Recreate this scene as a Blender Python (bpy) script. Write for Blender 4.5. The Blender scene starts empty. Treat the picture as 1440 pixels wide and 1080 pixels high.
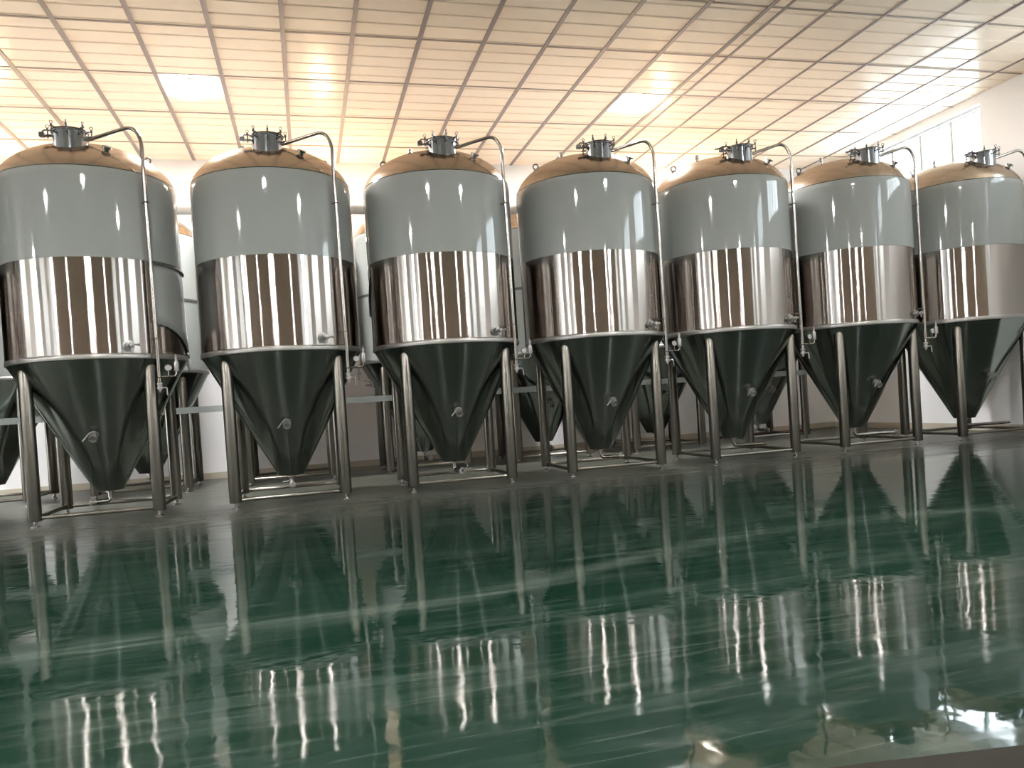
import bpy, math, random
from mathutils import Vector, Matrix

random.seed(7)
SC = bpy.context.scene
COL = SC.collection
R_ = math.radians

# ------------------------------------------------------------------ camera
CAM_POS = Vector((0.0, 0.0, 1.195))
right = Vector((0.96385054, -0.25829666, -0.06538331))
up = Vector((0.06737569, -0.00114055, 0.99772702))
fwd = Vector((0.25778413, 0.96606497, -0.0163036))
cd = bpy.data.cameras.new('camera')
cam = bpy.data.objects.new('camera', cd)
COL.objects.link(cam)
m = Matrix((right, up, -fwd)).transposed().to_4x4()
m.translation = CAM_POS
cam.matrix_world = m
cd.sensor_width = 36.0
cd.lens = 1090.38 / 1440 * 36.0
cd.shift_x = -5.2 / 1440
cd.shift_y = 41.5 / 1440
cd.clip_end = 200
SC.camera = cam

# ------------------------------------------------------------------ world, daylight, exposure
SC.view_settings.view_transform = 'Standard'
SC.view_settings.look = 'None'
SC.view_settings.exposure = 1.65
SC.view_settings.gamma = 1.0
SC.view_settings.use_curve_mapping = False
W = bpy.data.worlds.new('overcast_sky')
SC.world = W
W.use_nodes = True
bg = W.node_tree.nodes['Background']
bg.inputs['Color'].default_value = (0.86, 0.92, 1.0, 1)
bg.inputs['Strength'].default_value = 2.0

XR, XL, YB, YF, HC = 12.95, -20.0, 17.0, -12.0, 6.54       # inner faces of the hall
WZ0, WZ1 = 5.08, 6.37                                       # clerestory sill and head
WIN_Y = [(12.2, 15.5), (6.35, 9.65), (0.5, 3.8), (-5.35, -2.05), (-11.2, -7.9)]


def daylight(loc, rot, sx, sy, power, col):
    ld = bpy.data.lights.new('daylight', 'AREA')
    ld.shape = 'RECTANGLE'
    ld.size, ld.size_y = sx, sy
    ld.energy = power
    ld.color = col
    o = bpy.data.objects.new('daylight', ld)
    COL.objects.link(o)
    o.location = loc
    o.rotation_euler = rot
    return o


SKY = (0.94, 0.97, 1.0)
for (a, b) in WIN_Y:
    daylight((XR + 0.6, (a + b) / 2, (WZ0 + WZ1) / 2), (0, R_(90), 0), WZ1 - WZ0 + 0.5, b - a + 0.8, 75, SKY)
    daylight((XL - 0.6, (a + b) / 2, (WZ0 + WZ1) / 2), (0, R_(-90), 0), WZ1 - WZ0 + 0.5, b - a + 0.8, 50, SKY)  # left-wall daylight has no known source, added to lift the ceiling

FILL_DOOR = (12.4, 16.4, 4.2)                                    # unseen doorway, added so light from the left reaches the back wall
daylight((XL - 0.6, (FILL_DOOR[0] + FILL_DOOR[1]) / 2, FILL_DOOR[2] / 2), (0, R_(-90), 0), FILL_DOOR[2], FILL_DOOR[1] - FILL_DOOR[0], 480, SKY)

# ------------------------------------------------------------------ materials
def new_mat(name):
    mt = bpy.data.materials.new(name)
    mt.use_nodes = True
    nt = mt.node_tree
    return mt, nt, nt.nodes['Principled BSDF']


def N(nt, typ, **kw):
    n = nt.nodes.new(typ)
    for k, v in kw.items():
        setattr(n, k, v)
    return n


def simple(name, col, rough=0.5, metal=0.0, spec=0.5, var=0.0, scale=8.0):
    mt, nt, b = new_mat(name)
    b.inputs['Base Color'].default_value = (*col, 1)
    b.inputs['Roughness'].default_value = rough
    b.inputs['Metallic'].default_value = metal
    b.inputs['Specular IOR Level'].default_value = spec
    tc = N(nt, 'ShaderNodeTexCoord')
    no = N(nt, 'ShaderNodeTexNoise')
    no.inputs['Scale'].default_value = scale
    no.inputs['Detail'].default_value = 4
    nt.links.new(tc.outputs['Object'], no.inputs['Vector'])
    mx = N(nt, 'ShaderNodeMix', data_type='RGBA', blend_type='MIX')
    mx.inputs[6].default_value = (*[c * (1 - var) for c in col], 1)
    mx.inputs[7].default_value = (*[min(1, c * (1 + var)) for c in col], 1)
    nt.links.new(no.outputs['Fac'], mx.inputs[0])
    nt.links.new(mx.outputs[2], b.inputs['Base Color'])
    return mt


def brushed(name, col, ru, rv, wave=0.0, smear=0.06, base=None, scale=(1.5, 1.5, 1.0)):
    """sheet brushed around the vertical axis: reflections stay crisp sideways (ru) and smear along the height (rv);
    with a base colour it is a coated, non-metallic skin of the same finish"""
    mt = bpy.data.materials.new(name)
    mt.use_nodes = True
    nt = mt.node_tree
    nt.nodes.clear()
    L = nt.links.new
    out = N(nt, 'ShaderNodeOutputMaterial')
    gl = N(nt, 'ShaderNodeBsdfAnisotropic', distribution='GGX')
    r = math.sqrt(ru * rv)
    gl.inputs['Roughness'].default_value = math.sqrt(r)
    gl.inputs['Anisotropy'].default_value = ANISO_SIGN * (1 - r / rv)
    tg = N(nt, 'ShaderNodeTangent', direction_type='RADIAL', axis='Z')
    L(tg.outputs[0], gl.inputs['Tangent'])
    tc = N(nt, 'ShaderNodeTexCoord')
    mp = N(nt, 'ShaderNodeMapping')
    mp.inputs['Scale'].default_value = scale
    no = N(nt, 'ShaderNodeTexNoise')
    no.inputs['Scale'].default_value = 1.6
    no.inputs['Detail'].default_value = 5
    no.inputs['Roughness'].default_value = 0.65
    L(tc.outputs['Object'], mp.inputs['Vector'])
    L(mp.outputs[0], no.inputs['Vector'])
    mx = N(nt, 'ShaderNodeMix', data_type='RGBA')
    c = base or col
    mx.inputs[6].default_value = (*[v * (1 - smear) for v in c], 1)
    mx.inputs[7].default_value = (*[min(1, v * (1 + smear)) for v in c], 1)
    L(no.outputs['Fac'], mx.inputs[0])
    nrm = None
    if wave > 0:
        n2 = N(nt, 'ShaderNodeTexNoise')
        n2.inputs['Scale'].default_value = 2.2
        n2.inputs['Detail'].default_value = 1
        L(tc.outputs['Object'], n2.inputs['Vector'])
        bp = N(nt, 'ShaderNodeBump')
        bp.inputs['Strength'].default_value = 1.0
        bp.inputs['Distance'].default_value = wave
        L(n2.outputs['Fac'], bp.inputs['Height'])
        nrm = bp.outputs[0]
        L(nrm, gl.inputs['Normal'])
    if base:
        gl.inputs['Color'].default_value = (*col, 1)
        df = N(nt, 'ShaderNodeBsdfDiffuse')
        L(mx.outputs[2], df.inputs['Color'])
        fr = N(nt, 'ShaderNodeFresnel')
        fr.inputs['IOR'].default_value = 1.42
        ms = N(nt, 'ShaderNodeMixShader')
        L(fr.outputs[0], ms.inputs[0])
        L(df.outputs[0], ms.inputs[1])
        L(gl.outputs[0], ms.inputs[2])
        L(ms.outputs[0], out.inputs[0])
    else:
        L(mx.outputs[2], gl.inputs['Color'])
        L(gl.outputs[0], out.inputs[0])
    return mt


ANISO_SIGN = 1.0

M = {}
M['band'] = brushed('brushed_steel', (0.38, 0.35, 0.325), 0.002, 0.085, wave=0.0012, smear=0.03)
M['cone'] = brushed('satin_steel', (0.30, 0.335, 0.315), 0.004, 0.06, wave=0.0005)
M['dome'] = brushed('dome_steel', (0.47, 0.395, 0.325), 0.04, 0.05, wave=0.001)
M['film'] = brushed('grey_protective_film', (1, 1, 1), 0.0018, 0.0035, wave=0.0006, smear=0.07, base=(0.275, 0.287, 0.275))
M['leg'] = brushed('leg_steel', (0.27, 0.252, 0.222), 0.06, 0.2, smear=0.15)
M['pipe'] = simple('polished_pipe', (0.34, 0.32, 0.295), 0.2, 1.0, var=0.05)
M['fit'] = simple('fitting_steel', (0.34, 0.33, 0.31), 0.2, 1.0, var=0.08)
M['valve'] = simple('satin_valve_steel', (0.33, 0.32, 0.305), 0.38, 0.85, var=0.1)
M['darkfit'] = simple('dark_fitting', (0.10, 0.10, 0.10), 0.35, 0.7, var=0.2)
M['neck'] = simple('manway_steel', (0.33, 0.36, 0.40), 0.12, 1.0, var=0.1)
M['tape'] = simple('film_joint_tape', (0.06, 0.06, 0.055), 0.5, var=0.1)
M['scrap'] = simple('torn_film_back', (0.42, 0.42, 0.40), 0.6, var=0.2, scale=30)
M['dial'] = simple('gauge_dial', (0.30, 0.30, 0.29), 0.3, var=0.03)
M['duct'] = simple('pale_duct', (0.62, 0.60, 0.57), 0.35, 0.0, var=0.08)
M['tray'] = simple('galvanised_tray', (0.42, 0.46, 0.45), 0.4, 0.5, var=0.1)
M['redpipe'] = simple('rusty_red_hose', (0.20, 0.055, 0.04), 0.5, var=0.2)
M['wall'] = simple('white_wall_paint', (0.86, 0.86, 0.865), 0.7, spec=0.25, var=0.02, scale=1.2)
M['clad'] = simple('tan_wall_cladding', (0.26, 0.20, 0.15), 0.6, spec=0.3, var=0.05, scale=1.2)
M['base'] = simple('cream_baseboard', (0.50, 0.45, 0.36), 0.5, var=0.05)
M['plank'] = simple('cream_ceiling_panel', (0.93, 0.81, 0.67), 0.20, spec=0.05, var=0.03, scale=0.8)
M['batten'] = simple('taupe_ceiling_batten', (0.25, 0.20, 0.18), 0.5, var=0.06)
M['seam'] = simple('ceiling_seam', (0.30, 0.23, 0.18), 0.5, var=0.05)
M['frame'] = simple('white_window_frame', (0.72, 0.73, 0.75), 0.4, var=0.02)
M['lampframe'] = simple('lamp_frame', (0.75, 0.75, 0.75), 0.4, var=0.02)


def concrete():
    mt = simple('bare_concrete', (0.018, 0.016, 0.012), 0.8, spec=0.1, var=0.25, scale=5)
    return mt


M['concrete'] = concrete()


def lamp_mat(name, col, power):
    mt, nt, b = new_mat(name)
    b.inputs['Base Color'].default_value = (0.9, 0.9, 0.9, 1)
    b.inputs['Emission Color'].default_value = (*col, 1)
    b.inputs['Emission Strength'].default_value = power
    return mt


M['lamp'] = lamp_mat('lit_diffuser', (1.0, 1.0, 1.0), 155.0)
M['warm'] = lamp_mat('warm_flood_lens', (1.0, 0.68, 0.38), 115.0)


def glass_mat():
    mt = bpy.data.materials.new('clear_glass')
    mt.use_nodes = True
    nt = mt.node_tree
    nt.nodes.clear()
    out = N(nt, 'ShaderNodeOutputMaterial')
    tr = N(nt, 'ShaderNodeBsdfTransparent')
    tr.inputs['Color'].default_value = (0.94, 0.97, 0.97, 1)
    gl = N(nt, 'ShaderNodeBsdfGlossy')
    gl.inputs['Roughness'].default_value = 0.03
    mx = N(nt, 'ShaderNodeMixShader')
    mx.inputs[0].default_value = 0.05
    nt.links.new(tr.outputs[0], mx.inputs[1])
    nt.links.new(gl.outputs[0], mx.inputs[2])
    nt.links.new(mx.outputs[0], out.inputs[0])
    return mt


M['glass'] = glass_mat()


def floor_mat():
    """green epoxy with trowel streaks; dust has settled around the tank feet"""
    mt, nt, b = new_mat('green_epoxy')
    L = nt.links.new
    tc = N(nt, 'ShaderNodeTexCoord')
    sep = N(nt, 'ShaderNodeSeparateXYZ')
    L(tc.outputs['Object'], sep.inputs[0])

    def noise(scale, sx, sy, detail=6, rough=0.6, dist=0.0):
        mp = N(nt, 'ShaderNodeMapping')
        mp.inputs['Scale'].default_value = (sx, sy, 1)
        mp.inputs['Rotation'].default_value = (0, 0, R_(-4))
        L(tc.outputs['Object'], mp.inputs['Vector'])
        n = N(nt, 'ShaderNodeTexNoise')
        n.inputs['Scale'].default_value = scale
        n.inputs['Detail'].default_value = detail
        n.inputs['Roughness'].default_value = rough
        n.inputs['Distortion'].default_value = dist
        L(mp.outputs[0], n.inputs['Vector'])
        return n.outputs['Fac']

    def mathn(op, a, bb, clamp=False):
        n = N(nt, 'ShaderNodeMath', operation=op)
        n.use_clamp = clamp
        for i, v in enumerate((a, bb)):
            if isinstance(v, (int, float)):
                n.inputs[i].default_value = v
            else:
                L(v, n.inputs[i])
        return n.outputs[0]

    def smooth(v, lo, hi, a=0.0, c=1.0):
        n = N(nt, 'ShaderNodeMapRange', interpolation_type='SMOOTHSTEP')
        L(v, n.inputs['Value'])
        n.inputs['From Min'].default_value = lo
        n.inputs['From Max'].default_value = hi
        n.inputs['To Min'].default_value = a
        n.inputs['To Max'].default_value = c
        return n.outputs['Result']

    def mix(f, a, c):
        n = N(nt, 'ShaderNodeMix', data_type='RGBA')
        if isinstance(f, float):
            n.inputs[0].default_value = f
        else:
            L(f, n.inputs[0])
        for i, v in ((6, a), (7, c)):
            if isinstance(v, tuple):
                n.inputs[i].default_value = (*v, 1)
            else:
                L(v, n.inputs[i])
        return n.outputs[2]

    big = noise(0.35, 1.0, 1.6, 5, 0.55, 0.4)
    streak = noise(1.0, 0.45, 3.4, 9, 0.72, 0.9)
    fine = noise(2.6, 0.35, 5.0, 7, 0.72, 0.5)
    c1 = mix(smooth(big, 0.35, 0.65), (0.0035, 0.0145, 0.0088), (0.0080, 0.0220, 0.0142))
    c2 = mix(smooth(streak, 0.46, 0.72), c1, (0.023, 0.040, 0.030))
    c3 = mix(smooth(fine, 0.50, 0.72, 0, 0.5), c2, (0.064, 0.076, 0.064))
    # pale scuffed track that bends across the floor
    bend = smooth(sep.outputs['X'], 0.4, 3.6, 4.68, 5.62)
    bend2 = smooth(sep.outputs['X'], 3.6, 8.0, 0.0, -0.5)
    cy = mathn('ADD', bend, bend2)
    wob = mathn('MULTIPLY', mathn('SUBTRACT', noise(0.9, 1, 1, 3), 0.5), 0.5)
    d = mathn('ABSOLUTE', mathn('ADD', mathn('SUBTRACT', sep.outputs['Y'], cy), wob), 0)
    trk = mathn('MULTIPLY', smooth(d, 0.0, 0.22, 1.0, 0.0), smooth(fine, 0.3, 0.62), True)
    c4 = mix(mathn('MULTIPLY', trk, 0.55), c3, (0.080, 0.098, 0.080))
    # bare, muddy patches
    mud = smooth(noise(0.8, 0.7, 1.5, 5, 0.6, 1.0), 0.66, 0.74)
    c5 = mix(mathn('MULTIPLY', mud, 0.6), c4, (0.065, 0.066, 0.050))
    yy = mathn('ADD', sep.outputs['Y'], mathn('MULTIPLY', mathn('SUBTRACT', streak, 0.5), 3.2))
    yy = mathn('SUBTRACT', yy, mathn('MULTIPLY', sep.outputs['X'], 0.06))
    dust = smooth(yy, 7.6, 11.0)
    dcol = mix(smooth(fine, 0.35, 0.7), (0.055, 0.062, 0.052), (0.120, 0.112, 0.092))
    c6 = mix(mathn('MULTIPLY', dust, 0.85), c5, dcol)
    L(c6, b.inputs['Base Color'])
    r0 = smooth(streak, 0.35, 0.8, 0.03, 0.13)
    r1 = mathn('ADD', r0, mathn('MULTIPLY', dust, 0.26))
    L(r1, b.inputs['Roughness'])
    b.inputs['Specular IOR Level'].default_value = 0.17
    wv = noise(4.5, 1, 1, 2, 0.5)
    bp = N(nt, 'ShaderNodeBump')
    bp.inputs['Distance'].default_value = 0.0013
    bp.inputs['Strength'].default_value = 1.0
    L(wv, bp.inputs['Height'])
    L(bp.outputs[0], b.inputs['Normal'])
    return mt


M['floor'] = floor_mat()


# ------------------------------------------------------------------ mesh helpers
class MB:
    def __init__(self):
        self.v, self.f = [], []

    def add(self, vs, fs):
        o = len(self.v)
        self.v += [tuple(v) for v in vs]
        self.f += [tuple(i + o for i in f) for f in fs]
        return self

    def box(self, x0, x1, y0, y1, z0, z1):
        vs = [(x, y, z) for z in (z0, z1) for y in (y0, y1) for x in (x0, x1)]
        return self.add(vs, [(0, 2, 3, 1), (4, 5, 7, 6), (0, 1, 5, 4), (2, 6, 7, 3), (0, 4, 6, 2), (1, 3, 7, 5)])

    def lathe(self, prof, n=64, c=(0, 0, 0), mat=None, a0=0.0, a1=2 * math.pi):
        """revolve (r, z) pairs about z; mat moves the result"""
        full = abs(a1 - a0 - 2 * math.pi) < 1e-6
        k = n if full else n + 1
        vs = []
        for (r, z) in prof:
            for i in range(k):
                a = a0 + (a1 - a0) * i / n
                p = Vector((r * math.cos(a), r * math.sin(a), z))
                if mat is not None:
                    p = mat @ p
                vs.append((p[0] + c[0], p[1] + c[1], p[2] + c[2]))
        fs = []
        for j in range(len(prof) - 1):
            for i in range(n):
                i2 = (i + 1) % k if full else i + 1
                fs.append((j * k + i, j * k + i2, (j + 1) * k + i2, (j + 1) * k + i))
        return self.add(vs, fs)

    def rod(self, a, b, r, n=14, r2=None):
        a, b = Vector(a), Vector(b)
        d = b - a
        q = d.to_track_quat('Z', 'Y').to_matrix().to_4x4()
        q.translation = a
        h = d.length
        r2 = r if r2 is None else r2
        return self.lathe([(0, 0), (r, 0), (r2, h), (0, h)], n, mat=q)

    def disc(self, c, axis, prof, n=20):
        """lathe a profile about an arbitrary axis through c"""
        q = Vector(axis).to_track_quat('Z', 'Y').to_matrix().to_4x4()
        q.translation = Vector(c)
        return self.lathe(prof, n, mat=q)

    def ring(self, c, axis, R, r, n=16, k=8):
        q = Vector(axis).to_track_quat('Z', 'Y').to_matrix().to_4x4()
        q.translation = Vector(c)
        prof = [(R + r * math.cos(2 * math.pi * i / k), r * math.sin(2 * math.pi * i / k)) for i in range(k + 1)]
        return self.lathe(prof, n, mat=q)

    def tube(self, pts, r, fillet=0.08, n=12, steps=7):
        pts = [Vector(p) for p in pts]
        path = [pts[0]]
        for i in range(1, len(pts) - 1):
            a, b, c = pts[i - 1], pts[i], pts[i + 1]
            fa = min(fillet, (a - b).length * 0.49)
            fc = min(fillet, (c - b).length * 0.49)
            p0 = b + (a - b).normalized() * fa
            p2 = b + (c - b).normalized() * fc
            for s in range(steps + 1):
                t = s / steps
                path.append(p0 * (1 - t) ** 2 + b * 2 * t * (1 - t) + p2 * t * t)
        path.append(pts[-1])
        d0 = (path[1] - path[0]).normalized()
        ref = Vector((0, 0, 1)) if abs(d0.z) < 0.9 else Vector((1, 0, 0))
        u = d0.cross(ref).normalized()
        vs, fs = [], []
        for i, p in enumerate(path):
            if i == 0:
                d = d0
            elif i == len(path) - 1:
                d = (path[i] - path[i - 1]).normalized()
            else:
                d = (path[i + 1] - path[i - 1]).normalized()
            u = (u - d * u.dot(d)).normalized()
            w = d.cross(u)
            for j in range(n):
                a = 2 * math.pi * j / n
                vs.append(p + (u * math.cos(a) + w * math.sin(a)) * r)
        for i in range(len(path) - 1):
            for j in range(n):
                j2 = (j + 1) % n
                fs.append((i * n + j, i * n + j2, (i + 1) * n + j2, (i + 1) * n + j))
        fs.append(tuple(range(n - 1, -1, -1)))
        e = (len(path) - 1) * n
        fs.append(tuple(e + j for j in range(n)))
        return self.add(vs, fs)

    def mesh(self, name, material, smooth=True, angle=35):
        me = bpy.data.meshes.new(name)
        me.from_pydata(self.v, [], self.f)
        me.materials.append(material)
        if smooth:
            me.shade_smooth()
            me.set_sharp_from_angle(angle=R_(angle))
        me.update()
        return me

    def build(self, name, material, parent=None, smooth=True, angle=35):
        return link(name, self.mesh(name, material, smooth, angle), parent)


def link(name, me, parent=None):
    o = bpy.data.objects.new(name, me)
    COL.objects.link(o)
    if parent is not None:
        o.parent = parent
    return o


def tag(o, label, cat, group=None, kind=None):
    o['label'] = label
    o['category'] = cat
    if group:
        o['group'] = group
    if kind:
        o['kind'] = kind
    return o


def struct(o, label=None):
    o['kind'] = 'structure'
    if label:
        o['label'] = label
    return o


def empty(name, loc):
    o = bpy.data.objects.new(name, None)
    o.empty_display_size = 0.2
    COL.objects.link(o)
    o.location = loc
    return o


def copy_tree(o, parent=None):
    c = o.copy()
    COL.objects.link(c)
    c.parent = parent
    for ch in o.children:
        copy_tree(ch, c)
    return c


# ------------------------------------------------------------------ the hall
floor = struct(MB().box(XL - 0.3, XR + 0.3, YF - 0.3, YB + 0.3, -0.15, 0.0).build('floor', M['floor'], smooth=False),
               'glossy green epoxy floor with pale trowel streaks and dust')
apron = MB()
e = lambda x: 2.054 - (x - 1.504) * 0.167
apron.add([(-3.0, e(-3.0), 0.0), (7.0, e(7.0), 0.0), (7.0, e(7.0) - 0.9, 0.0), (-3.0, e(-3.0) - 0.9, 0.0),
           (-3.0, e(-3.0), 0.006), (7.0, e(7.0), 0.006), (7.0, e(7.0) - 0.9, 0.006), (-3.0, e(-3.0) - 0.9, 0.006)],
          [(4, 7, 6, 5), (0, 1, 2, 3), (0, 4, 5, 1), (1, 5, 6, 2), (2, 6, 7, 3), (3, 7, 4, 0)])
struct(apron.build('trim_1', M['concrete'], smooth=False), 'strip of bare brown concrete across the green floor')

struct(MB().box(XL - 0.3, XR + 0.3, YB, YB + 0.25, 0, HC + 0.2).build('wall_back', M['wall'], smooth=False),
       'plain white painted wall behind the tanks')
struct(MB().box(XL - 0.3, XR + 0.3, YF - 0.25, YF, 0, HC + 0.2).build('wall_front', M['clad'], smooth=False),
       'tan clad wall facing the tanks')
struct(MB().box(XL, XR, YB - 0.014, YB, 0, 0.13).build('baseboard_back', M['base'], smooth=False),
       'cream baseboard along the white wall')
struct(MB().box(XR - 0.014, XR, YF, YB - 0.014, 0, 0.13).build('baseboard_right', M['base'], smooth=False),
       'cream baseboard below the window wall')


def side_wall(name, x0, x1, label, door=None):
    w = MB()
    if door:
        w.box(x0, x1, YF, door[0], 0, WZ0).box(x0, x1, door[1], YB, 0, WZ0).box(x0, x1, door[0], door[1], door[2], WZ0)
    else:
        w.box(x0, x1, YF, YB, 0, WZ0)
    w.box(x0, x1, YF, YB, WZ1, HC + 0.2)
    ys = [YF] + [v for ab in sorted(WIN_Y) for v in ab] + [YB]
    for i in range(0, len(ys), 2):
        w.box(x0, x1, ys[i], ys[i + 1], WZ0, WZ1)
    return struct(w.build(name, M['wall'], smooth=False), label)


side_wall('wall_right', XR, XR + 0.25, 'white painted wall with high strip windows')
side_wall('wall_left', XL - 0.25, XL, 'far white painted wall with added high strip windows', FILL_DOOR)
d = struct(empty('fill_door_1', (XL - 0.12, (FILL_DOOR[0] + FILL_DOOR[1]) / 2, 0)), 'added doorway in the far side wall that lets in fill light')
w = (FILL_DOOR[1] - FILL_DOOR[0]) / 2
MB().box(-0.1, 0.14, -w, -w + 0.08, 0, FILL_DOOR[2]).box(-0.1, 0.14, w - 0.08, w, 0, FILL_DOOR[2]).box(-0.1, 0.14, -w + 0.08, w - 0.08, FILL_DOOR[2] - 0.08, FILL_DOOR[2]).build('fill_door_frame', M['frame'], d, smooth=False)


def window(n, x0, x1, y0, y1):
    """strip window of four panes in a white frame"""
    root = empty('window_%d' % n, ((x0 + x1) / 2, (y0 + y1) / 2, WZ0))
    struct(root, 'high strip window of four bright panes in a white frame')
    w, h, t = (y1 - y0) / 2, WZ1 - WZ0, 0.035
    f = MB()
    f.box(-t, t, -w, w, 0, 0.05)
    f.box(-t, t, -w, w, h - 0.05, h)
    f.box(-t, t, -w, -w + 0.05, 0.05, h - 0.05)
    f.box(-t, t, w - 0.05, w, 0.05, h - 0.05)
    f.build('window_frame', M['frame'], root, smooth=False)
    MB().box(-t - 0.02, -t, -w, w, h - 0.10, h - 0.07).build('window_rail', M['tray'], root, smooth=False)
    p = 2 * w / 4
    for i in (1, 2, 3):
        MB().box(-t, t, -w + i * p - 0.03, -w + i * p + 0.03, 0.05, h - 0.05).build('mullion', M['tray'], root, smooth=False)
    for i in range(4):
        MB().box(-0.004, 0.004, -w + i * p + (0.05 if i == 0 else 0.022), -w + (i + 1) * p - (0.05 if i == 3 else 0.022), 0.05, h - 0.05).build(
            'pane', M['glass'], root, smooth=False)
    return root


for i, (a, b) in enumerate(WIN_Y):
    window(i + 1, XR + 0.12, XR + 0.2, a, b)
for i, (a, b) in enumerate(WIN_Y):
    window(i + 6, XL - 0.2, XL - 0.12, a, b)  # unseen left-wall windows, added as openings for the extra daylight

# ceiling: planks along x with open joints, battens across them, thin seam strips
ceil = struct(MB().box(XL, XR, YF, YB, HC + 0.02, HC + 0.12).build('ceiling', M['seam'], smooth=False),
              'cream panelled ceiling crossed by dark battens')
PW = 0.3445
pl = MB()
g, bv, th = 0.006, 0.014, 0.02
pl.add([(XL, g, th), (XR, g, th), (XR, PW - g, th), (XL, PW - g, th),
        (XL, g, bv), (XR, g, bv), (XR, PW - g, bv), (XL, PW - g, bv),
        (XL, g + bv, 0), (XR, g + bv, 0), (XR, PW - g - bv, 0), (XL, PW - g - bv, 0)],
       [(0, 1, 5, 4), (4, 5, 9, 8), (8, 9, 10, 11), (11, 10, 6, 7), (7, 6, 2, 3), (0, 4, 8, 11, 7, 3), (1, 2, 6, 10, 9, 5)])
plank_me = pl.mesh('ceiling_plank', M['plank'], smooth=False)
k0 = int(math.ceil((YF - 10.515) / PW))
k = k0
while 10.515 + (k + 1) * PW <= YB + 0.001:
    o = link('ceiling_plank', plank_me, ceil)
    o.location = (0, 10.515 + k * PW, HC)
    k += 1
last = 10.515 + k * PW
MB().box(XL, XR, last, YB, HC, HC + 0.02).build('ceiling_plank', M['plank'], ceil, smooth=False)
MB().box(XL, XR, YF, 10.515 + k0 * PW, HC, HC + 0.02).build('ceiling_plank', M['plank'], ceil, smooth=False)
bat_x = [0.012 + 0.957 * i for i in range(-20, 7)] + [6.703, 6.953, 7.655, 8.628, 9.590, 10.50, 11.42, 12.37]
bat_w = MB().box(-0.032, 0.032, YF, YB, -0.014, 0.0).mesh('batten', M['batten'], smooth=False)
bat_n = MB().box(-0.022, 0.022, YF, YB, -0.012, 0.0).mesh('batten', M['batten'], smooth=False)
for x in bat_x:
    o = link('batten', bat_w if x < 6.8 else bat_n, ceil)
    o.location = (x, 0, HC)
sm = MB().box(XL, XR, -0.018, 0.018, -0.008, 0.0).mesh('seam_strip', M['seam'], smooth=False)
for k in range(-14, 4):
    o = link('seam_strip', sm, ceil)
    o.location = (0, 11.26 + 1.57 * k, HC)


def ceiling_lamp(x, y, label):
    root = tag(empty('ceiling_lamp', (x, y, HC - 0.014)), label, 'lamp', 'square ceiling light panels')
    f = MB()
    w = 0.35
    f.box(-w, w, -w, -w + 0.02, -0.03, 0).box(-w, w, w - 0.02, w, -0.03, 0)
    f.box(-w, -w + 0.02, -w + 0.02, w - 0.02, -0.03, 0).box(w - 0.02, w, -w + 0.02, w - 0.02, -0.03, 0)
    f.build('lamp_frame', M['lampframe'], root, smooth=False)
    MB().box(-w + 0.02, w - 0.02, -w + 0.02, w - 0.02, -0.028, -0.004).build('diffuser', M['lamp'], root, smooth=False)


LX = [-16.8, -9.12, -1.47, 6.20]
for y, rowname in ((13.25, 'above the rear tank row'), (2.9, 'over the open green floor'), (-7.4, 'near the wall facing the tanks')):
    for i, x in enumerate(LX):
        far = ['farthest from the window wall', 'third from the window wall', 'second from the window wall', 'next to the window wall'][i]
        ceiling_lamp(x, y, 'white square ceiling light %s, %s' % (rowname, far))

# warm floodlights on the back wall throw their light up at the ceiling
def flood(x, label):
    root = tag(empty('floodlight', (x, YB, 4.75)), label, 'lamp', 'warm floodlights on the back wall')
    rot = Matrix.Translation((0, -0.22, 0.06)) @ Matrix.Rotation(R_(32), 4, 'X')
    hb = MB().box(-0.19, 0.19, -0.12, 0.12, -0.07, 0.03)
    hb.v = [tuple(rot @ Vector(v)) for v in hb.v]
    h_ = hb.build('housing', M['darkfit'], root, smooth=False)
    lb = MB().box(-0.165, 0.165, -0.095, 0.095, 0.031, 0.036)
    lb.v = [tuple(rot @ Vector(v)) for v in lb.v]
    lb.build('lens', M['warm'], root, smooth=False)
    for sx in (-1, 1):
        MB().tube([(sx * 0.205, 0.0, 0.0), (sx * 0.205, -0.22, 0.04), (sx * 0.18, -0.22, 0.05)], 0.012, fillet=0.03, n=8).build('bracket_arm', M['leg'], root)
    MB().box(-0.23, 0.23, -0.012, 0.0, -0.04, 0.04).build('wall_plate', M['leg'], root, smooth=False)


for x, w_ in ((8.55, 'nearest the window wall'), (0.72, 'second from the window wall'), (-5.3, 'third from the window wall'), (-12.6, 'farthest from the window wall')):
    flood(x, 'warm floodlight high on the back wall, %s' % w_)

# ------------------------------------------------------------------ fermentation tanks
TR = 1.10          # shell radius
Z_CONE, Z_BAND, Z_FILM, Z_DOME, H_DOME = 0.345, 2.058, 3.311, 4.335, 0.64
LEG_A, LEG_B = 0.723, 0.67
R_CB = 0.175
CR = (TR - R_CB) / (Z_BAND - Z_CONE)


def dome_z(r):
    return Z_DOME + H_DOME * math.sqrt(max(0.0, 1 - (r / TR) ** 2))


SH = {}


def share(key, fn):
    if key not in SH:
        SH[key] = fn()
    return SH[key]


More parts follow.
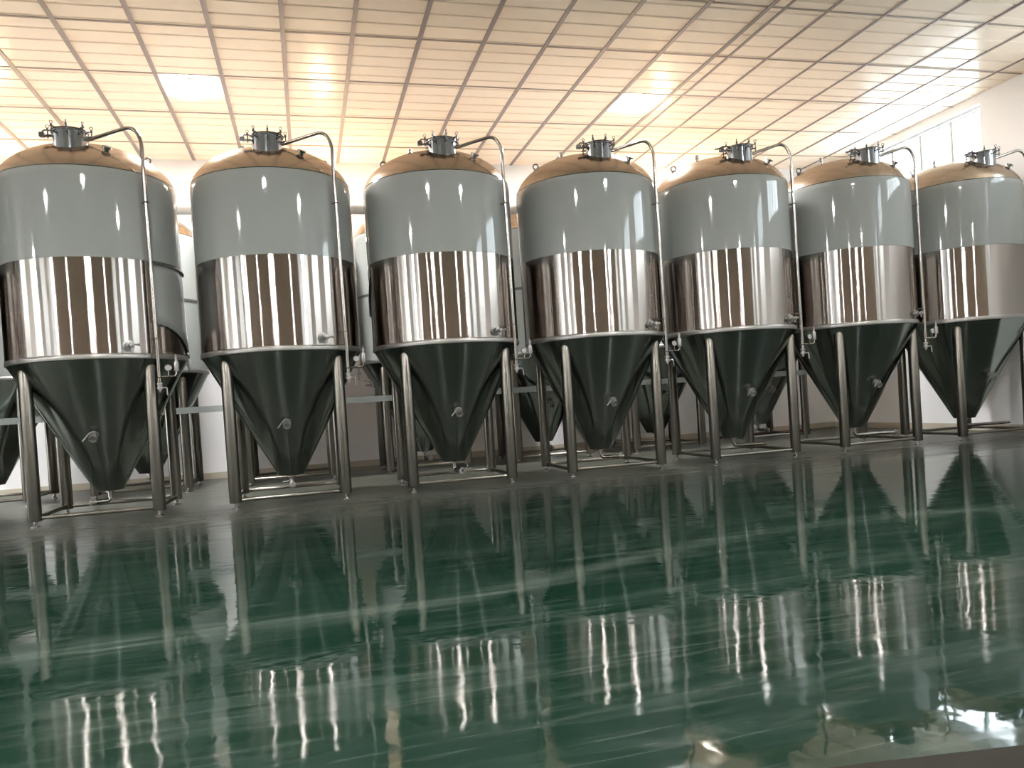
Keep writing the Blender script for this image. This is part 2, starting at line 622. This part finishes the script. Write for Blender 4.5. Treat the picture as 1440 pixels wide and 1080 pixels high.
def shell_meshes():
    S = {}
    T_EDGE = math.acos(1.086 / TR)            # the film reaches a little way over the knuckle
    fp = [(TR - 0.004, Z_FILM), (TR, Z_FILM + 0.002), (TR, 3.7), (TR, 4.1)]
    fp += [((TR + 0.002) * math.cos(T_EDGE * i / 5), Z_DOME + H_DOME * math.sin(T_EDGE * i / 5)) for i in range(6)]
    fp.append((fp[-1][0] - 0.006, fp[-1][1] + 0.001))
    S['film'] = MB().lathe(fp, 128).mesh('film_wrap', M['film'])
    S['band'] = MB().lathe([(TR - 0.004, Z_BAND + 0.02), (TR - 0.004, 2.5), (TR - 0.004, 2.9), (TR - 0.004, Z_FILM)], 128).mesh('steel_band', M['band'])
    S['lower_film'] = MB().lathe([(TR - 0.003, Z_BAND + 0.02), (TR - 0.003, 2.5), (TR - 0.003, 2.9), (TR - 0.003, Z_FILM)], 128).mesh('film_wrap', M['film'])
    S['tape'] = MB().lathe([(TR + 0.001, Z_FILM - 0.035), (TR + 0.003, Z_FILM - 0.033), (TR + 0.003, Z_FILM + 0.013), (TR + 0.001, Z_FILM + 0.015)], 96).mesh('joint_tape', M['tape'])
    S['rim'] = MB().lathe([(TR - 0.01, Z_BAND - 0.012), (TR + 0.004, Z_BAND - 0.004), (TR + 0.007, Z_BAND + 0.02), (TR + 0.005, Z_BAND + 0.05), (TR - 0.004, Z_BAND + 0.058)], 128).mesh('band_rim', M['valve'], angle=50)
    prof = []
    for i in range(0, 29):
        t = T_EDGE * 0.7 + (math.pi / 2 - T_EDGE * 0.7) * i / 28
        prof.append((TR * math.cos(t), Z_DOME + H_DOME * math.sin(t)))
    prof[-1] = (0.0005, prof[-1][1])
    S['dome'] = MB().lathe(prof, 96).mesh('dome', M['dome'])
    S['seam'] = MB().ring((0, 0, Z_DOME + H_DOME * math.sin(T_EDGE) + 0.008), (0, 0, 1), 1.084, 0.008, 96, 6).mesh('weld_bead', M['fit'])
    S['cone'] = MB().lathe([(TR - 0.006, Z_BAND + 0.02), (TR - 0.004, Z_BAND), (TR - 0.03, Z_BAND - 0.035), (0.62, Z_CONE + (0.62 - R_CB) / CR), (R_CB, Z_CONE), (0.0005, Z_CONE - 0.004)], 128).mesh('cone', M['cone'])
    # weld seam that runs down the front of the cone
    s = MB()
    za, zb = 0.98, Z_CONE + 0.01
    ra, rb = R_CB + (za - Z_CONE) * CR, R_CB + (zb - Z_CONE) * CR
    s.tube([(0.004, -ra - 0.002, za), (0.004, -rb - 0.002, zb)], 0.006, n=6)
    S['cone_seam'] = s.mesh('weld_seam', M['fit'])
    S['leg'] = MB().lathe([(0.0005, 0.075), (0.072, 0.075), (0.079, 0.082), (0.079, 1.93), (0.070, 1.965), (0.045, 1.99), (0.0005, 2.0)], 28).mesh('leg', M['leg'], angle=50)
    S['foot'] = MB().lathe([(0.0005, 0.0), (0.055, 0.0), (0.055, 0.014), (0.022, 0.022), (0.022, 0.075), (0.0005, 0.075)], 18).mesh('foot', M['fit'])
    S['st_x'] = MB().rod((-LEG_A + 0.079, 0, 0.115), (LEG_A - 0.079, 0, 0.115), 0.025).mesh('stretcher', M['leg'])
    S['st_y'] = MB().rod((0, -LEG_B + 0.079, 0.115), (0, LEG_B - 0.079, 0.115), 0.025).mesh('stretcher', M['leg'])
    return S


S = shell_meshes()


def cone_valve(parent):
    nrm = Vector((0, -1, -CR)).normalized()
    base = Vector((0, -(R_CB + (1.115 - Z_CONE) * CR) + 0.004, 1.115))
    v = MB()
    v.disc(base - nrm * 0.02, nrm, [(0, 0), (0.055, 0), (0.055, 0.03), (0.032, 0.034), (0.032, 0.075), (0.052, 0.078), (0.052, 0.096), (0.034, 0.098), (0.034, 0.112), (0.052, 0.114), (0.052, 0.145), (0.040, 0.148), (0.036, 0.12), (0, 0.12)], 22)
    o = v.build('cone_valve', M['valve'], parent)
    h = MB()
    c = base + nrm * 0.10
    h.rod(c + Vector((0.03, 0, 0.0)), c + Vector((0.03, 0, 0.07)), 0.010)
    h.tube([c + Vector((0.03, 0, 0.07)), c + Vector((-0.02, -0.02, 0.085)), c + Vector((-0.12, -0.03, -0.03))], 0.008, fillet=0.03, n=8)
    h.build('handle', M['valve'], o)
    return o


def manway(parent):
    cx, cy = 0.0, -0.70
    n = MB()
    n.lathe([(0.196, 4.62), (0.196, 4.935), (0.212, 4.938), (0.212, 4.952), (0.0005, 4.952)], 48, c=(cx, cy, 0))
    mw = n.build('manway', M['neck'], parent)
    MB().lathe([(0.0005, 4.953), (0.218, 4.953), (0.222, 4.960), (0.218, 4.968), (0.17, 4.978), (0.09, 4.986), (0.0005, 4.99)], 48, c=(cx, cy, 0)).build('manway_lid', M['dome'], mw)
    ck = share('clamp', lambda: (MB()
                                 .rod((0.245, 0, 4.87), (0.245, 0, 5.0), 0.008, 8)
                                 .box(0.20, 0.262, -0.015, 0.015, 4.902, 4.918)
                                 .box(0.205, 0.260, -0.012, 0.012, 4.968, 4.980)
                                 .disc((0.245, 0, 4.980), (0, 0, 1), [(0, 0), (0.014, 0), (0.014, 0.018), (0.008, 0.024), (0, 0.024)], 8)
                                 .ring((0.245, 0, 5.022), (0, 1, 0), 0.019, 0.0045, 14, 6)).mesh('swing_clamp', M['darkfit']))
    for i in range(8):
        o = link('swing_clamp', ck, mw)
        o.location = (cx, cy, 0)
        o.rotation_euler = (0, 0, 2 * math.pi * (i + 0.12) / 8)
    h = MB()
    h.box(cx - 0.345, cx - 0.285, cy - 0.03, cy + 0.03, 4.895, 4.95)
    h.box(cx - 0.30, cx - 0.19, cy - 0.018, cy + 0.018, 4.90, 4.918)
    h.tube([(cx - 0.32, cy, 4.945), (cx - 0.29, cy, 4.985), (cx - 0.20, cy, 4.975)], 0.010, fillet=0.02, n=8)
    h.build('hinge', M['darkfit'], mw)
    return mw


def cleaning_pipe(parent):
    px, py = 0.858, -0.815
    p = MB()
    p.tube([(0.185, -0.70, 4.865), (0.745, -0.775, 5.03), (0.845, -0.812, 4.86), (px, py, 1.72)], 0.0245, fillet=0.11, n=14, steps=9)
    pipe = p.build('cleaning_pipe', M['pipe'], parent)
    d = Vector((px, py, 0)).normalized()
    for z in (4.05, 2.30):
        b = MB()
        b.rod(d * (TR - 0.005) + Vector((0, 0, z)), d * 1.17 + Vector((0, 0, z)), 0.011, 10)
        b.ring((0.853, -0.815, z), (0, 0, 1), 0.029, 0.008, 18, 6)
        b.build('pipe_clip', M['fit'], pipe)
    v = MB()
    v.disc((px, py, 1.625), (0, 0, 1), [(0, 0), (0.024, 0), (0.024, 0.02), (0.040, 0.022), (0.040, 0.05), (0.028, 0.054), (0.028, 0.075), (0.038, 0.078), (0.038, 0.10), (0.0245, 0.103)], 18)
    v.rod((px, py, 1.662), (px + 0.075, py - 0.02, 1.662), 0.010, 10)
    v.tube([(px + 0.07, py - 0.02, 1.662), (px + 0.085, py - 0.03, 1.66), (px + 0.09, py - 0.03, 1.56)], 0.008, fillet=0.015, n=8)
    v.rod((px, py, 1.625), (px, py, 1.60), 0.018, 12, 0.013)
    v.build('drain_valve', M['valve'], pipe)
    b = MB()
    b.tube([(px, py, 1.80), (px + 0.205, py - 0.01, 1.80), (px + 0.215, py - 0.01, 1.875)], 0.014, fillet=0.045, n=10)
    b.ring((px, py, 1.80), (0, 0, 1), 0.026, 0.010, 16, 6)
    b.build('branch_pipe', M['pipe'], pipe)
    MB().disc((px + 0.215, py - 0.01, 1.865), (0, 0, 1), [(0, 0), (0.030, 0), (0.034, 0.02), (0.034, 0.10), (0.026, 0.125), (0.016, 0.13), (0.016, 0.16), (0.024, 0.163), (0.024, 0.18), (0.007, 0.183), (0.007, 0.215), (0, 0.215)], 18).build(
        'relief_valve', M['valve'], pipe)
    gc = Vector((px + 0.118, py - 0.028, 1.912))
    ga = MB()
    ga.disc(gc, (0, -1, 0), [(0, -0.012), (0.040, -0.012), (0.044, -0.006), (0.044, 0.012), (0.038, 0.016), (0.038, 0.011), (0, 0.011)], 24)
    ga.rod((gc.x, gc.y + 0.002, 1.805), (gc.x, gc.y + 0.002, 1.87), 0.008, 8)
    go = ga.build('pressure_gauge', M['fit'], pipe)
    MB().disc(gc, (0, -1, 0), [(0.0, 0.0125), (0.037, 0.0125), (0.037, 0.0115)], 24).build('dial', M['dial'], go)
    return pipe


def sample_port(parent):
    a = R_(30)
    n = Vector((math.sin(a), -math.cos(a), 0))
    base = n * (TR - 0.006) + Vector((0, 0, 2.205))
    v = MB()
    v.disc(base, n, [(0, 0), (0.075, 0), (0.075, 0.01), (0.038, 0.014), (0.038, 0.03), (0.050, 0.032), (0.050, 0.052), (0.022, 0.055), (0.020, 0.075), (0.030, 0.085), (0.033, 0.105), (0.026, 0.122), (0, 0.128)], 20)
    o = v.build('sample_port', M['valve'], parent)
    t = Vector((math.cos(a), math.sin(a), 0))
    c = base + n * 0.10
    h = MB()
    h.rod(c, c + t * 0.085 + Vector((0, 0, 0.01)), 0.009, 10)
    h.disc(c + t * 0.08 + Vector((0, 0, 0.009)), t, [(0, 0), (0.018, 0.002), (0.018, 0.02), (0, 0.024)], 12)
    h.rod(c + Vector((0, 0, -0.02)), c + Vector((0, 0, -0.065)), 0.011, 10)
    h.build('handle', M['valve'], o)
    return o


def dome_fittings(parent):
    # short nozzle, two lifting eyes, capped ferrule
    x, y = -0.36, 0.0
    z = dome_z(math.hypot(x, y)) - 0.02
    s = MB().disc((x, y, z), (0, 0, 1), [(0.022, 0), (0.022, 0.08), (0.034, 0.083), (0.034, 0.10), (0.024, 0.103), (0.024, 0.125), (0.030, 0.128), (0.030, 0.14), (0, 0.142)], 16)
    s.build('nozzle', M['fit'], parent)
    for sx in (-1, 1):
        x, y = sx * 0.76, 0.08
        z = dome_z(math.hypot(x, y))
        l = MB()
        l.ring((x, y, z + 0.062), (0.25, 1, 0), 0.040, 0.011, 22, 8)
        l.box(x - 0.03, x + 0.03, y - 0.012, y + 0.012, z - 0.04, z + 0.028)
        l.build('lifting_eye', M['darkfit'], parent)
    x, y = 0.43, -0.80
    r = math.hypot(x, y)
    z = dome_z(r)
    nrm = Vector((x * 0.5, y * 0.5, (z - Z_DOME) * 2.0)).normalized()
    f = MB().disc(Vector((x, y, z)) - nrm * 0.02, nrm, [(0.030, 0), (0.030, 0.055), (0.058, 0.058), (0.058, 0.085), (0.03, 0.09), (0, 0.09)], 20)
    f.build('capped_ferrule', M['fit'], parent)


def drain(parent, ang, length, valve=True, ring=False, z=0.205):
    """outlet under the cone: an elbow that turns to the given heading"""
    d = Vector((math.sin(R_(ang)), -math.cos(R_(ang)), 0))
    t = Vector((d.y, -d.x, 0))
    p = MB()
    p.disc((0, 0, Z_CONE - 0.03), (0, 0, 1), [(0, 0), (0.055, 0), (0.055, 0.028), (0, 0.028)], 20)
    end = d * length + Vector((0, 0, z))
    p.tube([(0, 0, Z_CONE - 0.02), (0, 0, z), end], 0.029, fillet=0.06, n=14)
    o = p.build('drain_pipe', M['pipe'], parent)
    if valve:
        v = MB()
        v.disc(end - d * 0.01, d, [(0, 0), (0.029, 0), (0.045, 0.002), (0.045, 0.016), (0.036, 0.018), (0.036, 0.045), (0.045, 0.047), (0.045, 0.062), (0.029, 0.064), (0.029, 0.075), (0, 0.075)], 20)
        c = end + d * 0.02
        v.rod(c, c + Vector((0, 0, 0.065)), 0.010, 10)
        v.tube([c + Vector((0, 0, 0.062)), c + Vector((0, 0, 0.07)) + t * 0.03, c + Vector((0, 0, 0.055)) + t * 0.13], 0.008, fillet=0.02, n=8)
        v.build('drain_valve', M['valve'], o)
    if ring:
        MB().disc(end - d * 0.004, d, [(0.024, 0.0), (0.050, 0), (0.050, 0.022), (0.026, 0.022), (0.024, 0.004), (0, 0.004)], 22).build('end_ferrule', M['valve'], o)
    return o


def core(parent, wrapped):
    """shell, legs and frame common to every tank"""
    link('film_wrap', S['film'], parent)
    if wrapped:
        link('film_wrap', S['lower_film'], parent)
        link('joint_tape', S['tape'], parent)
    else:
        link('steel_band', S['band'], parent)
    link('band_rim', S['rim'], parent)
    link('dome', S['dome'], parent)
    link('weld_bead', S['seam'], parent)
    link('cone', S['cone'], parent)
    link('weld_seam', S['cone_seam'], parent)
    for sx in (-1, 1):
        for sy in (-1, 1):
            l = link('leg', S['leg'], parent)
            l.location = (sx * LEG_A, sy * LEG_B, 0)
            link('foot', S['foot'], l)
    for s in (-1, 1):
        a = link('stretcher', S['st_x'], parent)
        a.location = (0, s * LEG_B, 0)
        b = link('stretcher', S['st_y'], parent)
        b.location = (s * LEG_A, 0, 0)


def make_front(loc):
    root = empty('fermentation_tank', loc)
    core(root, False)
    cone_valve(root)
    manway(root)
    cleaning_pipe(root)
    sample_port(root)
    dome_fittings(root)
    return root


X0, SP, YT = -0.2913, 2.3854, 11.654
FRONT = [(i, X0 + SP * (i - 1)) for i in range(-1, 7)]
ORD = {6: 'next to', 5: 'second from', 4: 'third from', 3: 'fourth from', 2: 'fifth from', 1: 'sixth from', 0: 'seventh from', -1: 'eighth from'}
EXTRA = {0: ', torn grey film left on its side', 2: ', drain ring pointing forward', 1: ', valve hanging straight below cone'}
DR = {-1: (-60, 0.20, True, False), 0: (-62, 0.20, True, False), 1: (4, 0.10, True, False), 2: (18, 0.22, False, True),
      3: (72, 0.30, True, False), 4: (78, 0.55, False, False), 5: (82, 0.74, False, True), 6: (84, 0.92, False, False)}
proto = None
tanks = {}
for i, x in FRONT:
    if proto is None:
        proto = make_front((x, YT, 0))
        t = proto
    else:
        t = copy_tree(proto)
        t.location = (x, YT, 0)
    tanks[i] = t
    tag(t, 'front-row conical steel fermenter %s the window wall%s' % (ORD[i], EXTRA.get(i, '')), 'tank', 'front row of fermentation tanks')
for i, x in FRONT:
    drain(tanks[i], *DR[i])

# rear row: still wrapped in grey film down to the cone
X2, SP2, YR2 = -0.338, 2.451, 15.017
rp = empty('fermentation_tank', (X2 - 2 * SP2, YR2, 0))
core(rp, True)
cone_valve(rp)
drain(rp, 20, 0.22)
REAR = {}
for i in range(-1, 6):
    t = rp if i == -1 else copy_tree(rp)
    t.location = (X2 + SP2 * (i - 1), YR2, 0)
    REAR[i] = t
    place = ['in the window-side corner', 'second', 'third', 'fourth', 'fifth', 'sixth', 'seventh'][5 - i]
    lab = 'rear-row film-wrapped fermenter %s' % place if i == 5 else 'rear-row film-wrapped fermenter, %s from its end at the window corner' % place
    tag(t, lab, 'tank', 'rear row of fermentation tanks')


def torn_film(tank, pts_lo, z_hi, a_list, name='torn_film', material=None, r=TR + 0.003):
    """patch of protective film on the band; lower edge given per angle"""
    vs, fs = [], []
    n = len(a_list)
    rows = 6
    for j in range(rows + 1):
        for a, lo in zip(a_list, pts_lo):
            z = lo + (z_hi - lo) * j / rows
            curl = 0.02 * (1 - j / rows) ** 4
            vs.append(((r + curl) * math.sin(R_(a)), -(r + curl) * math.cos(R_(a)), z))
    for j in range(rows):
        for i in range(n - 1):
            fs.append((j * n + i, j * n + i + 1, (j + 1) * n + i + 1, (j + 1) * n + i))
    o = MB().add(vs, fs).build(name, material or M['film'], tank)
    s = o.modifiers.new('thickness', 'SOLIDIFY')
    s.thickness = 0.003
    return o


def interp(x, xs, ys):
    for i in range(len(xs) - 1):
        if x <= xs[i + 1]:
            t = (x - xs[i]) / (xs[i + 1] - xs[i])
            return ys[i] + (ys[i + 1] - ys[i]) * t
    return ys[-1]


al = [50 + i * 2.0 for i in range(60)]
lo = [interp(a, [50, 60, 70, 80, 90, 100, 120, 170], [2.50, 2.47, 2.40, 2.29, 2.14, 2.11, 2.10, 2.10]) + random.uniform(-0.012, 0.012) for a in al]
torn_film(tanks[0], lo, Z_FILM + 0.004, al)
al2 = [48 + i * 2.5 for i in range(50)]
torn_film(tanks[0], [Z_FILM - 0.035] * len(al2), Z_FILM + 0.012, al2, 'joint_tape', M['tape'], TR + 0.005)
# limp scrap of film hanging off the rim of the same tank
sv, sf = [], []
for j in range(9):
    for k in range(5):
        a = 84 + k * 3.2 + (random.uniform(-1.2, 1.2) if k in (0, 4) else 0)
        r = TR + 0.012 + 0.02 * math.sin(j * 0.9 + k)
        sv.append((r * math.sin(R_(a)), -r * math.cos(R_(a)), 2.16 - j * 0.032 + random.uniform(-0.006, 0.006)))
for j in range(8):
    for k in range(4):
        sf.append((j * 5 + k, j * 5 + k + 1, (j + 1) * 5 + k + 1, (j + 1) * 5 + k))
so = MB().add(sv, sf).build('film_scrap', M['scrap'], tanks[0])
so.modifiers.new('thickness', 'SOLIDIFY').thickness = 0.002
# ragged remnant on the far-left flank of the fifth tank
al3 = [-130 + i * 2.0 for i in range(25)]
lo3 = [interp(a, [-130, -95, -82], [2.55, 2.62, 3.1]) + random.uniform(-0.03, 0.03) for a in al3]
torn_film(tanks[2], lo3, Z_FILM + 0.004, al3)

# extra sampling branch under the gauge of the sixth tank
px, py = 0.858, -0.815
sb = MB().tube([(px + 0.14, py - 0.01, 1.80), (px + 0.14, py - 0.01, 1.62), (px + 0.30, py - 0.01, 1.60), (px + 0.31, py - 0.01, 1.53)], 0.011, fillet=0.03, n=10)
sb.disc((px + 0.14, py - 0.01, 1.69), (0, 0, 1), [(0, 0), (0.022, 0), (0.022, 0.03), (0, 0.03)], 14)
sb.rod((px + 0.31, py - 0.01, 1.545), (px + 0.22, py - 0.01, 1.545), 0.009, 8)
sb.disc((px + 0.31, py - 0.01, 1.52), (0, 0, 1), [(0, 0), (0.02, 0), (0.02, 0.04), (0, 0.04)], 14)
sb.build('sampling_branch', M['darkfit'], tanks[1])
for i in (4, 5, 6):
    MB().tube([(-0.20, -0.72, 4.975), (-0.33, -0.74, 4.955), (-0.40, -0.76, 4.92), (-0.47, -0.78, 4.905)], 0.013, fillet=0.05, n=8).build('lid_lever', M['darkfit'], tanks[i])

# ------------------------------------------------------------------ services between the rows
YD, ZD = 13.25, 4.585
duct = tag(empty('overhead_pipe', (-6.4, YD, ZD)), 'thick pale insulated pipe running behind the front tank row', 'pipe')
MB().rod((0, 0, 0), (XR + 6.4, 0, 0), 0.095, 24).build('pipe_run', M['duct'], duct)
bk = MB().box(-0.03, 0.03, 12.757 - YD, 0.06, -0.23, -0.19).box(-0.03, 0.03, -0.06, 0.06, -0.19, -0.085).mesh('bracket', M['leg'], smooth=False)
for i, x in FRONT:
    o = link('bracket', bk, duct)
    o.location = (x + 6.4, 0, 0)

tray = tag(empty('cable_tray', (-6.2, 14.22, 1.345)), 'flat galvanised cable tray fixed to the rear tank legs', 'cable tray')
tl = 16.9
MB().box(0, tl, -0.006, 0.0, 0, 0.105).build('tray_side', M['tray'], tray, smooth=False)
MB().box(0, tl, 0.0, 0.046, 0, 0.006).build('tray_floor', M['tray'], tray, smooth=False)
MB().tube([(0, 0.02, 0.028), (tl, 0.02, 0.028)], 0.02, n=8).build('cable', M['darkfit'], tray)

h = MB().tube([(9.25, 16.30, 0.03), (10.1, 16.36, 0.03), (10.8, 16.50, 0.03), (11.8, 16.42, 0.03)], 0.03, fillet=0.3)
h.disc((9.20, 16.295, 0.042), (1, 0.05, 0), [(0, 0), (0.042, 0), (0.042, 0.08), (0, 0.08)], 14)
tag(h.build('floor_hose', M['redpipe']), 'rusty red hose lying along the foot of the white wall', 'hose')
